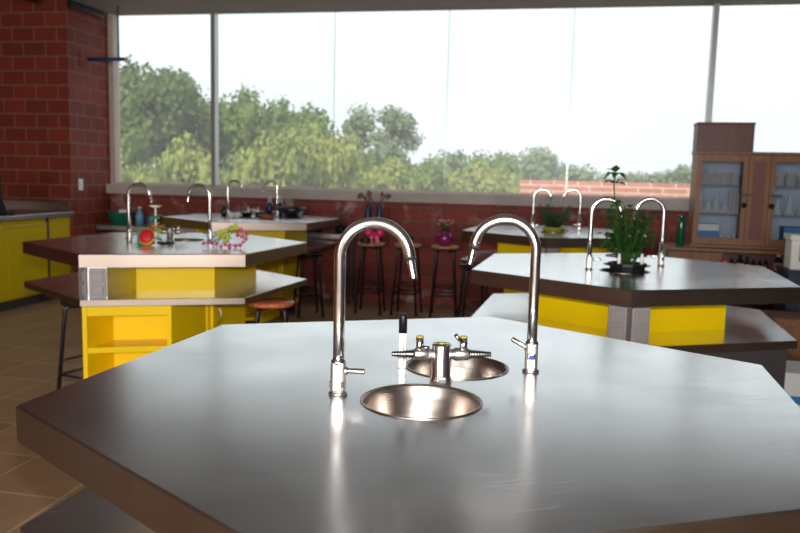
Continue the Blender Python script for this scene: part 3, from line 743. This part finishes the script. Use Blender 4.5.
# ------------------------------------------------------------------ far left table items
def at_px_fl(dx, dy): return (TAB['fl'][0] + dx, TAB['fl'][1] + dy, .93)
def simple(name, prof, m_, loc, lab, cat, grp=None, seg=24):
    o = MB().lathe(prof, seg=seg).build(name, m_, loc=loc); tag(o, lab, cat, grp); return o
t = thing('dark_jar', 'small dark jar with pale lid at the left on the far left table', 'jar', at_px_fl(-.30, .10))
MB().lathe([(0, 0), (.034, 0), (.036, .06), (.026, .085), (0, .085)]).build('body', M['amberglass'], t)
MB().lathe([(0, .084), (.028, .084), (.028, .105), (0, .107)]).build('lid', M['panelgrey'], t)
for dx, dy, w in ((-.17, -.20, 'front'), (-.125, -.13, 'rear')):
    t = thing('white_cup', 'small white cup left of the black pan on the far left table, %s one' % w, 'cup', at_px_fl(dx, dy), group='white cups')
    MB().lathe([(0, 0), (.022, 0), (.03, .05), (.027, .05), (.02, .006), (0, .006)]).build('cup_body', M['white_plastic'], t)
    MB().tube([(.027, 0, .04), (.042, 0, .036), (.04, 0, .018), (.024, 0, .014)], .004, 8).build('handle', M['white_plastic'], t)
t = thing('black_pan', 'shallow black pan near the middle of the far left table', 'pan', at_px_fl(-.05, .12))
MB().lathe([(0, 0), (.10, 0), (.13, .045), (.135, .047), (.128, .047), (.098, .008), (0, .008)]).build('pan', M['darkclay'], t)
MB().box((-.19, 0, .04), (.13, .022, .012)).build('pan_handle', M['black_plastic'], t, .003)
for dx in (-.04, .05):
    o = simple('mortar_cup', [(0, 0), (.025, 0), (.034, .05), (.03, .05), (.022, .01), (0, .01)], M['white_plastic'], (TAB['fl'][0] - .05 + dx, TAB['fl'][1] + .12, .9385), 'small white mortar standing in the black pan, %s one' % ('left' if dx < 0 else 'right'), 'mortar', 'white mortars')
simple('clay_dish', [(0, 0), (.06, 0), (.085, .04), (.078, .04), (.056, .008), (0, .008)], M['rust'], at_px_fl(.17, -.20), 'rust-brown clay dish on the far left table', 'dish')
simple('dark_bowl', [(0, 0), (.07, 0), (.12, .06), (.135, .10), (.125, .10), (.11, .06), (.06, .01), (0, .01)], M['darkclay'], at_px_fl(.35, .22), 'deep black bowl by the right faucet of the far left table', 'bowl')
for dx, dy, lab in ((.115, .28, 'left'), (.215, .33, 'right')):
    t = thing('dark_bottle', 'dark bottle with clear neck at the back of the far left table, %s of two' % lab, 'bottle', at_px_fl(dx, dy), group='dark bottles on the far left table')
    MB().lathe([(0, 0), (.035, 0), (.038, .10), (.02, .14), (0, .14)]).build('body', M['navy'], t)
    MB().lathe([(.0, .138), (.021, .138), (.016, .19), (.018, .20), (0, .20)]).build('neck', M['ware'], t)

# ------------------------------------------------------------------ wooden cabinet with hutch (right)
HA = rad(-13)
HM = Matrix.Translation((2.325, 6.98, 0)) @ Matrix.Rotation(HA, 4, 'Z')
def Hp(x, y, z): return HM @ Vector((x, y, z))
HL = (2.325, 6.98, 0); TW = 1.75; BD = .50; BH = .795
t = thing('wooden_sideboard', 'wooden sideboard with an open shelf of bottles, under the glass-door cabinet', 'sideboard', HL, HA)
MB().box((TW / 2 + .02, BD / 2, BH - .015), (TW - .04, BD + .03, .03)).build('top', M['wood'], t, .003)
MB().box((TW / 2 + .02, BD - .01, BH / 2), (TW - .06, .02, BH - .03)).build('back_panel', M['darkwood'], t)
for x in (.052, .52, 1.10, TW - .012): MB().box((x, BD / 2, (BH - .03) / 2), (.024, BD - .02, BH - .03)).build('upright', M['wood'], t)
for x0, x1 in ((.07, .508), (1.115, TW - .03)):
    d = MB().box(((x0 + x1) / 2, -.01, .41), (x1 - x0, .02, .70)).build('door', M['wood'], t, .003)
    MB().ball((x1 - .05, -.03, .55), .014).build('knob', M['black_plastic'], d)
for z in (.06, .325, .575): MB().box((.81, BD / 2, z), (.56, BD - .03, .02)).build('shelf', M['wood'], t)
# hutch on top
HX0, HX1, HH, HDp = .285, 1.62, .855, .34
t = thing('glass_door_cabinet', 'wooden cabinet with glass doors full of glassware, standing on the sideboard', 'cabinet', HM @ Vector((0, 0, BH)), HA)
yb = .46; yf = yb - HDp
MB().box(((HX0 + HX1) / 2, yb - .008, HH / 2), (HX1 - HX0, .016, HH)).build('back_panel', M['cabinside'], t)
for x in (HX0 + .01, .718, .892, HX1 - .01): MB().box((x, (yf + yb) / 2, HH / 2), (.02, HDp - .016, HH)).build('side_panel', M['wood'], t)
for z in (.012, HH - .012): MB().box(((HX0 + HX1) / 2, (yf + yb) / 2, z), (HX1 - HX0 + .02, HDp, .024)).build('case_board', M['wood'], t)
SZ = (.30, .555)
for x0, x1 in ((HX0 + .02, .708), (.902, HX1 - .02)):
    for z in SZ: MB().box(((x0 + x1) / 2, (yf + yb) / 2 + .01, z), (x1 - x0, HDp - .06, .010)).build('glass_shelf', M['ware'], t)
def gdoor(x0, x1, knobx):
    fr = MB(); fw = .042; z0, z1 = .03, HH - .03; y = yf - .011
    fr.box((x0 + fw / 2, y, (z0 + z1) / 2), (fw, .02, z1 - z0)); fr.box((x1 - fw / 2, y, (z0 + z1) / 2), (fw, .02, z1 - z0))
    fr.box(((x0 + x1) / 2, y, z0 + .03), (x1 - x0 - 2 * fw, .02, .06)); fr.box(((x0 + x1) / 2, y, z1 - .03), (x1 - x0 - 2 * fw, .02, .06))
    d = fr.build('door', M['wood'], t)
    MB().box(((x0 + x1) / 2, y, (z0 + z1) / 2), (x1 - x0 - 2 * fw, .004, z1 - z0 - .12)).build('door_glass', M['cabglass'], d)
    MB().ball((knobx, y - .03, .385), .024).build('knob', M['black_plastic'], d)
    MB().box((knobx + .03, y - .014, .475), (.10, .008, .022)).build('latch', M['dark_metal'], d)
gdoor(HX0 + .002, .716, .696); gdoor(.896, HX1 - .005, .92)
d = MB().box((.806, yf - .011, HH / 2), (.172, .02, HH - .06)).build('panel_door', M['wood'], t)
MB().box((.806, yf - .022, HH / 2), (.10, .008, HH - .16)).build('inset_panel', M['redpanel'], d)
# board box on top of hutch
t = thing('storage_box', 'dark brown box lying on top of the glass-door cabinet', 'box', HM @ Vector((.512, yf + .15, BH + HH)), HA)
MB().box((0, 0, .118), (.475, .26, .236)).build('box_body', M['darkwood'], t, .004)
MB().box((0, 0, .246), (.485, .27, .02)).build('lid', M['darkwood'], t, .003)
# glassware
def beaker(r_, h): return [(0, 0), (r_, 0), (r_, h * .96), (r_ + .004, h), (r_ - .002, h), (r_ - .003, .004), (0, .004)]
def flask(r_, h): return [(0, 0), (r_, 0), (r_, .01), (r_ * .3, h * .68), (r_ * .3, h * .95), (r_ * .36, h), (r_ * .25, h), (r_ * .22, h * .66), (r_ - .004, .008), (0, .004)]
def cyl(r_, h): return [(0, 0), (r_ * 1.7, 0), (r_ * 1.7, .008), (r_, .012), (r_, h), (r_ - .003, h), (r_ - .003, .016), (0, .016)]
random.seed(9)
def ware(prof, x, z, lab, cat, grp, dy=0):
    o = MB().lathe(prof, seg=18).build({'beaker': 'beaker', 'flask': 'flask', 'measuring cylinder': 'measuring_cylinder'}[cat], M['ware'], loc=HM @ Vector(((.350 + (x - .235) * .78) if x < .9 else x - .02, yf + .11 + dy, BH + z))); tag(o, lab, cat, grp)
L1 = 'clear glass beaker on the upper shelf behind the left glass door'
for x, r_, h in ((.235, .042, .13), (.325, .046, .10), (.42, .043, .11), (.51, .044, .115), (.60, .032, .09)): ware(beaker(r_, h), x, .56, L1, 'beaker', 'upper shelf beakers')
for x, r_, h in ((.27, .032, .08), (.37, .035, .09), (.465, .034, .085), (.56, .034, .09)): ware(beaker(r_, h), x, .56, 'clear glass beaker in the back row of the upper shelf behind the left glass door', 'beaker', 'back row beakers', .11)
L2 = 'clear glass flask on the middle shelf behind the left glass door'
for x, r_, h in ((.235, .042, .16), (.325, .044, .12), (.415, .046, .15), (.505, .045, .11)): ware(flask(r_, h), x, .305, L2, 'flask', 'middle shelf flasks')
L3 = 'slim glass measuring cylinder on the middle shelf behind the left glass door'
for x, r_, h in ((.565, .012, .20), (.605, .011, .22), (.642, .010, .18)): ware(cyl(r_, h), x, .305, L3, 'measuring cylinder', 'measuring cylinders')
for x, r_, h in ((.49, .03, .10), (.57, .028, .09), (.63, .026, .12)): ware(flask(r_, h), x, .024, 'small glass flask on the bottom shelf behind the left glass door', 'flask', 'bottom shelf flasks')
t = thing('blue_carton', 'blue carton with pale top on the bottom shelf behind the left glass door', 'carton', HM @ Vector((.42, yf + .16, BH + .024)), HA)
MB().box((0, 0, .06), (.20, .16, .12)).build('carton_body', M['bluebox'], t, .003)
MB().box((0, 0, .15), (.20, .16, .06)).build('carton_lid', M['paper'], t, .003)
for x, r_, h in ((1.02, .04, .10), (1.11, .042, .12), (1.21, .04, .09), (1.31, .042, .11)): ware(beaker(r_, h), x, .56, 'clear glass beaker on the upper shelf behind the right glass door', 'beaker', 'right door beakers')
for x, r_, h in ((1.02, .044, .15), (1.12, .046, .17), (1.23, .045, .14), (1.34, .04, .16)): ware(flask(r_, h), x, .305, 'clear glass flask on the middle shelf behind the right glass door', 'flask', 'right door flasks')
t = thing('blue_bin', 'dark blue bin on the bottom shelf behind the right glass door', 'bin', HM @ Vector((1.16, yf + .15, BH + .024)), HA)
MB().box((0, 0, .09), (.2, .16, .18)).build('bin_body', M['bluebox'], t, .004); MB().box((0, -.084, .10), (.08, .006, .05)).build('label_plate', M['paper'], t)
# bottles on open shelf
t = thing('green_bottle', 'tall green glass bottle on the sideboard left of the glass-door cabinet', 'bottle', HM @ Vector((.185, .10, BH)))
MB().lathe([(0, 0), (.030, 0), (.034, .012), (.035, .15), (.034, .20), (.030, .235), (.027, .25), (0, .25)], seg=24).build('bottle_body', M['green_glass'], t)
MB().lathe([(0, .249), (.027, .249), (.027, .272), (.024, .278), (0, .279)], seg=20).build('cap', M['green_glass'], t)
def rbottle(x, h, r_, lab, capm, lbl=None, y=.12, z=.585, grp='reagent bottles'):
    t = thing('reagent_bottle', lab, 'bottle', HM @ Vector((x, y, z)), HA, grp)
    MB().lathe([(0, 0), (r_, 0), (r_, h * .62), (r_ * .45, h * .76), (r_ * .45, h * .84), (0, h * .84)], seg=18).build('bottle_body', M['amberglass'], t)
    MB().lathe([(0, h * .83), (r_ * .55, h * .83), (r_ * .55, h), (0, h)], seg=16).build('cap', M[capm], t)
    if lbl: MB().lathe([(r_ + .0006, h * .14), (r_ + .0012, h * .14), (r_ + .0012, h * .52), (r_ + .0006, h * .52)], seg=18).build('label_sleeve', M[lbl], t)
for i, (x, h) in enumerate(((.635, .12), (.765, .14), (.815, .12), (.87, .11), (.92, .13))):
    rbottle(x, h, .022, 'small dark reagent bottle in the row on the open sideboard shelf', 'black_plastic' if i % 2 else 'navy')
rbottle(.705, .15, .030, 'dark reagent bottle with white label on the open sideboard shelf', 'black_plastic', 'paper', grp=None)
rbottle(1.02, .185, .036, 'large dark reagent bottle with pink label and white cap on the open sideboard shelf', 'white_plastic', 'labelpink', grp=None)
simple('orange_tub', [(0, 0), (.03, 0), (.034, .10), (.03, .11), (0, .11)], M['orangecap'], HM @ Vector((.575, .10, .585)), 'small orange-red tub at the left end of the open sideboard shelf', 'tub')
for i, x in enumerate((.60, .72, .83, .97)): rbottle(x, .17, .04, 'pale-labelled bottle on the lower open sideboard shelf', 'white_plastic', 'paper', .14, .335, 'lower shelf bottles')

# white container on dark stand, low crate, carton on floor
t = thing('dark_pedestal', 'dark blue pedestal cabinet at the right edge under the white container', 'pedestal', (3.22, 6.02, 0), HA)
MB().box((0, 0, .37), (.46, .36, .68)).build('body', M['navy'], t, .006)
MB().box((0, 0, .02), (.40, .32, .04)).build('plinth', M['black'], t)
MB().box((0, 0, .72), (.48, .38, .02)).build('top', M['navy'], t, .003)
t = thing('white_container', 'white lidded container with dark outlined label at the right edge', 'container', (3.10, 5.95, .7305), HA)
MB().box((0, 0, .115), (.25, .2, .23)).build('body', M['white_plastic'], t, .012)
MB().box((0, 0, .245), (.275, .225, .045)).build('lid', M['white_plastic'], t, .008)
m = MB()
for c_, d_ in (((.012, -.1015, .19), (.15, .004, .007)), ((.012, -.1015, .07), (.15, .004, .007)), ((-.063, -.1015, .13), (.007, .004, .127)), ((.087, -.1015, .13), (.007, .004, .127))): m.box(c_, d_)
m.build('label_outline', M['navy'], t); MB().box((.012, -.1008, .14), (.06, .003, .03)).build('label_patch', M['labelpink'], t)
t = thing('wooden_crate', 'low brown wooden cabinet on the floor beyond the right table', 'cabinet', (2.93, 5.45, 0), HA)
MB().box((0, 0, .22), (.56, .36, .42)).build('carcass', M['wood'], t, .004)
MB().box((0, 0, .44), (.58, .38, .02)).build('top', M['wood'], t, .003)
d = MB().box((-.02, -.186, .22), (.46, .012, .36)).build('door', M['wood'], t, .003); MB().ball((.17, -.2, .26), .012).build('knob', M['black_plastic'], d)
t = thing('paper_carton', 'white and blue carton on the floor behind the right edge of the nearest table', 'carton', (2.52, 4.66, 0), rad(-14))
MB().box((0, 0, .125), (.44, .34, .25)).build('carton_body', M['paper'], t, .004)
MB().box((0, 0, .258), (.455, .355, .016)).build('carton_lid', M['paper'], t, .003)
m = MB(); m.box((-.02, -.1715, .10), (.30, .004, .05)); m.box((-.2215, 0, .10), (.004, .22, .05)); m.build('blue_stripe', M['bluebox'], t)
MB().box((.05, -.04, .2665), (.10, .07, .002)).build('lid_label', M['bluebox'], t)

# ------------------------------------------------------------------ outside
struct(wbuild(MB().box((1.5, 2.0, -.15), (12, 3.6, .3)), 'terrace_slab', M['concrete']), 'terrace outside the window')
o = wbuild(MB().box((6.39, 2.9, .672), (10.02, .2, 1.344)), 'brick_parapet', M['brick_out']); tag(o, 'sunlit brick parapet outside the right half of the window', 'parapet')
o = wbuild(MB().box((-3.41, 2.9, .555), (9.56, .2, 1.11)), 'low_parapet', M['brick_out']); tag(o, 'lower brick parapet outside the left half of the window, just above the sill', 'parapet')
g = MB().box((0, 110, -6.3), (400, 190, .6)).build('ground', M['ground']); struct(g, 'green land below the window')

def make_tree(name, lm_, seed, blobs, n, size):
    """unit crown about 1 wide and 1 tall, standing on a trunk; crown is many leaf cards on lumpy clusters"""
    random.seed(seed)
    t = thing(name, 'x', 'tree', group='trees beyond the window')
    m = MB(); cl = []
    for i in range(blobs):
        a = random.uniform(0, 2 * PI); f = random.random()
        z = .18 + .72 * f; rr = .40 * math.sqrt(max(.05, 1 - ((z - .5) / .52) ** 2)) * random.uniform(.35, 1)
        cl.append((Vector((rr * math.cos(a), rr * math.sin(a), z)), random.uniform(.09, .17)))
    for i in range(n):
        c, r_ = random.choice(cl); d = Vector((random.gauss(0, 1), random.gauss(0, 1), random.gauss(0, 1))).normalized()
        p = c + d * r_ * random.uniform(.55, 1.10)
        nn = (d + Vector((random.uniform(-.7, .7), random.uniform(-.7, .7), random.uniform(-.3, .9)))).normalized()
        s_ = size * random.uniform(.6, 1.3)
        m.quad(p, nn, (random.uniform(-1, 1), random.uniform(-1, 1), .3), s_, s_ * 1.2)
    for c, r_ in cl: m.ball(c, r_ * .58, sub=1)
    m.build('foliage', lm_, t, norm=False)
    k = MB(); k.tube([(0, 0, -.6), (.01, 0, 0), (0, .01, .5)], .03, 8, radii=[.045, .03, .015])
    for i in range(6):
        c = random.choice(cl)[0]; k.tube([(0, 0, .05 + .05 * i), tuple(c * .55 + Vector((0, 0, .05))), tuple(c)], .012, 6, radii=[.016, .010, .005])
    k.build('trunk', M['bark'], t)
    return t
protos = {'dark': make_tree('broadleaf_tree', M['leaf_dark'], 1, 46, 10000, 0.034), 'mid': make_tree('broadleaf_tree', M['leaf_mid'], 2, 42, 9000, 0.035),
          'lime': make_tree('broadleaf_tree', M['leaf_lime'], 3, 38, 9000, 0.036), 'grey': make_tree('broadleaf_tree', M['leaf_grey'], 4, 34, 7500, 0.037)}
used = set()
# (kind, x px-derived lateral ratio, distance, width, crown top z, crown height, label)
TREES = [
 ('dark', -.312, 30, 4.4, 5.55, 6.6, 'tallest dark green tree at the left end of the window'),
 ('mid', -.372, 26, 3.0, 3.4, 5.6, 'mid green tree against the left window jamb'),
 ('lime', -.345, 21, 2.0, 1.55, 4.6, 'small lime green tree in front of the tall dark tree'),
 ('lime', -.262, 22, 2.6, 2.15, 5.0, 'lime green tree behind the first mullion'),
 ('mid', -.285, 25, 2.6, 1.4, 4.6, 'low mid green tree at the foot of the tall dark tree'),
 ('mid', -.215, 32, 4.4, 4.35, 6.5, 'mid green tree just right of the first mullion'),
 ('dark', -.190, 34, 3.4, 4.2, 6.4, 'dark tree second from the first mullion, behind lime ones'),
 ('mid', -.130, 34, 4.6, 4.3, 6.4, 'broad mid green tree left of the second window seam'),
 ('lime', -.165, 25, 3.0, 2.6, 5.4, 'lime green tree in the middle of the second window bay'),
 ('lime', -.100, 27, 3.0, 2.8, 5.2, 'lime green tree at the second window seam'),
 ('grey', -.030, 46, 4.9, 5.2, 4.9, 'lone grey-green tree standing above the rest right of the second seam'),
 ('mid', -.062, 33, 3.2, 2.4, 5.2, 'mid green tree left of the lone tall tree'),
 ('lime', -.030, 30, 3.4, 1.9, 5.0, 'lime green tree under the lone tall tree'),
 ('mid', .010, 36, 3.8, 2.0, 5.0, 'mid green tree right of the lone tall tree'),
 ('lime', .050, 38, 4.2, 1.95, 5.0, 'lime green tree at the third window seam'),
 ('grey', .075, 50, 4.6, 2.9, 5.5, 'grey-green tree right of the third window seam'),
 ('mid', .108, 44, 4.8, 2.55, 5.5, 'mid green tree between third and fourth seams'),
 ('lime', .120, 40, 4.0, 1.9, 5.0, 'lime green tree just left of the brick parapet end'),
 ('grey', .170, 56, 5.6, 3.4, 6.0, 'grey-green tree above the end of the brick parapet'),
 ('grey', .150, 50, 4.6, 2.6, 6.0, 'grey-green tree left of the parapet tree'),
 ('grey', .215, 70, 7.5, 2.5, 6.5, 'far grey-green tree over the brick parapet'),
 ('grey', .275, 85, 9.0, 2.0, 6.5, 'faint far tree above the middle of the brick parapet'),
 ('grey', .325, 85, 8.0, 2.2, 6.5, 'faint far tree above the right part of the brick parapet'),
 ('grey', .365, 80, 6.0, 2.9, 6.5, 'faint far tree just left of the glass-door cabinet'),
]
for i, (kd, q_, D, w, top, hgt, lab) in enumerate(TREES):
    o = protos[kd] if kd not in used else dup(protos[kd]); used.add(kd)
    o['label'] = lab
    o.location = (q_ * D, D, top - hgt); o.scale = (w * 1.1, w * 1.1, hgt); o.rotation_euler[2] = i * 1.7

# ------------------------------------------------------------------ light
w = bpy.data.worlds.new('sky'); bpy.context.scene.world = w; w.use_nodes = True
nt = w.node_tree; N = nt.nodes; L = nt.links; bg = N['Background']
tc = N.new('ShaderNodeTexCoord'); sx_ = N.new('ShaderNodeSeparateXYZ'); L.new(tc.outputs['Generated'], sx_.inputs[0])
r = N.new('ShaderNodeValToRGB'); r.color_ramp.elements[0].position = .0; r.color_ramp.elements[1].position = .5
r.color_ramp.elements[0].color = (.72, .78, .80, 1); r.color_ramp.elements[1].color = (.86, .93, .96, 1)
e = r.color_ramp.elements.new(.2); e.color = (.83, .90, .92, 1)
L.new(sx_.outputs[2], r.inputs[0])
n = N.new('ShaderNodeTexNoise'); n.inputs['Scale'].default_value = 3; n.inputs['Detail'].default_value = 4; L.new(tc.outputs['Generated'], n.inputs['Vector'])
mx = N.new('ShaderNodeMix'); mx.data_type = 'RGBA'; mx.blend_type = 'SOFT_LIGHT'; mx.inputs[0].default_value = .12
L.new(r.outputs[0], mx.inputs[6]); L.new(n.outputs['Fac'], mx.inputs[7]); L.new(mx.outputs[2], bg.inputs[0])
bg.inputs[1].default_value = 1.13
sd = bpy.data.lights.new('sun', 'SUN'); sd.energy = 3.8; sd.angle = rad(12); sd.color = (1, .95, .86)
so = bpy.data.objects.new('sun', sd); C.objects.link(so); so.rotation_euler = (rad(48), 0, rad(-25))
# the camera's own flash, above the lens
fl = bpy.data.lights.new('flash', 'SPOT'); fl.energy = 230; fl.spot_size = rad(80); fl.spot_blend = .8; fl.shadow_soft_size = .025; fl.color = (1, .97, .92)
fo = bpy.data.objects.new('flash', fl); C.objects.link(fo); fo.location = (.02, -.02, 1.52); fo.rotation_euler = (rad(85), 0, 0)

# added fill light at the made-up opening behind the camera
ad = bpy.data.lights.new('rear_fill_light', 'AREA'); ad.shape = 'RECTANGLE'; ad.size = 6.2; ad.size_y = 1.6; ad.energy = 300; ad.color = (1, .97, .93)
ao = bpy.data.objects.new('rear_fill_light', ad); C.objects.link(ao); ao.location = W(1.0, WB - .03, 1.925)
ao.rotation_euler = (rad(90), 0, WA)

# ------------------------------------------------------------------ camera
cd = bpy.data.cameras.new('camera'); cam = bpy.data.objects.new('camera', cd); C.objects.link(cam)
p, rl = .117565402, .023876
fwd = Vector((0, math.cos(p), -math.sin(p))); right = Vector((1, 0, 0)); up = right.cross(fwd)
Rr = math.cos(rl) * right + math.sin(rl) * up; Uu = -math.sin(rl) * right + math.cos(rl) * up
mw = Matrix(((Rr.x, Uu.x, -fwd.x, 0), (Rr.y, Uu.y, -fwd.y, 0), (Rr.z, Uu.z, -fwd.z, 1.38), (0, 0, 0, 1)))
cam.matrix_world = mw
cd.sensor_width = 36; cd.lens = 779.82 * 36 / 800; cd.clip_end = 500
cd.dof.use_dof = True; cd.dof.focus_distance = 1.68; cd.dof.aperture_fstop = 5.6
sc = bpy.context.scene; sc.camera = cam
sc.view_settings.view_transform = 'Standard'; sc.view_settings.look = 'None'; sc.view_settings.gamma = 1; sc.view_settings.exposure = .33
try: sc.view_settings.use_curve_mapping = False
except Exception: pass
sc.cycles.use_denoising = True
sc.cycles.caustics_reflective = False; sc.cycles.caustics_refractive = False
sc.cycles.max_bounces = 10; sc.cycles.transparent_max_bounces = 16; sc.cycles.sample_clamp_indirect = 6
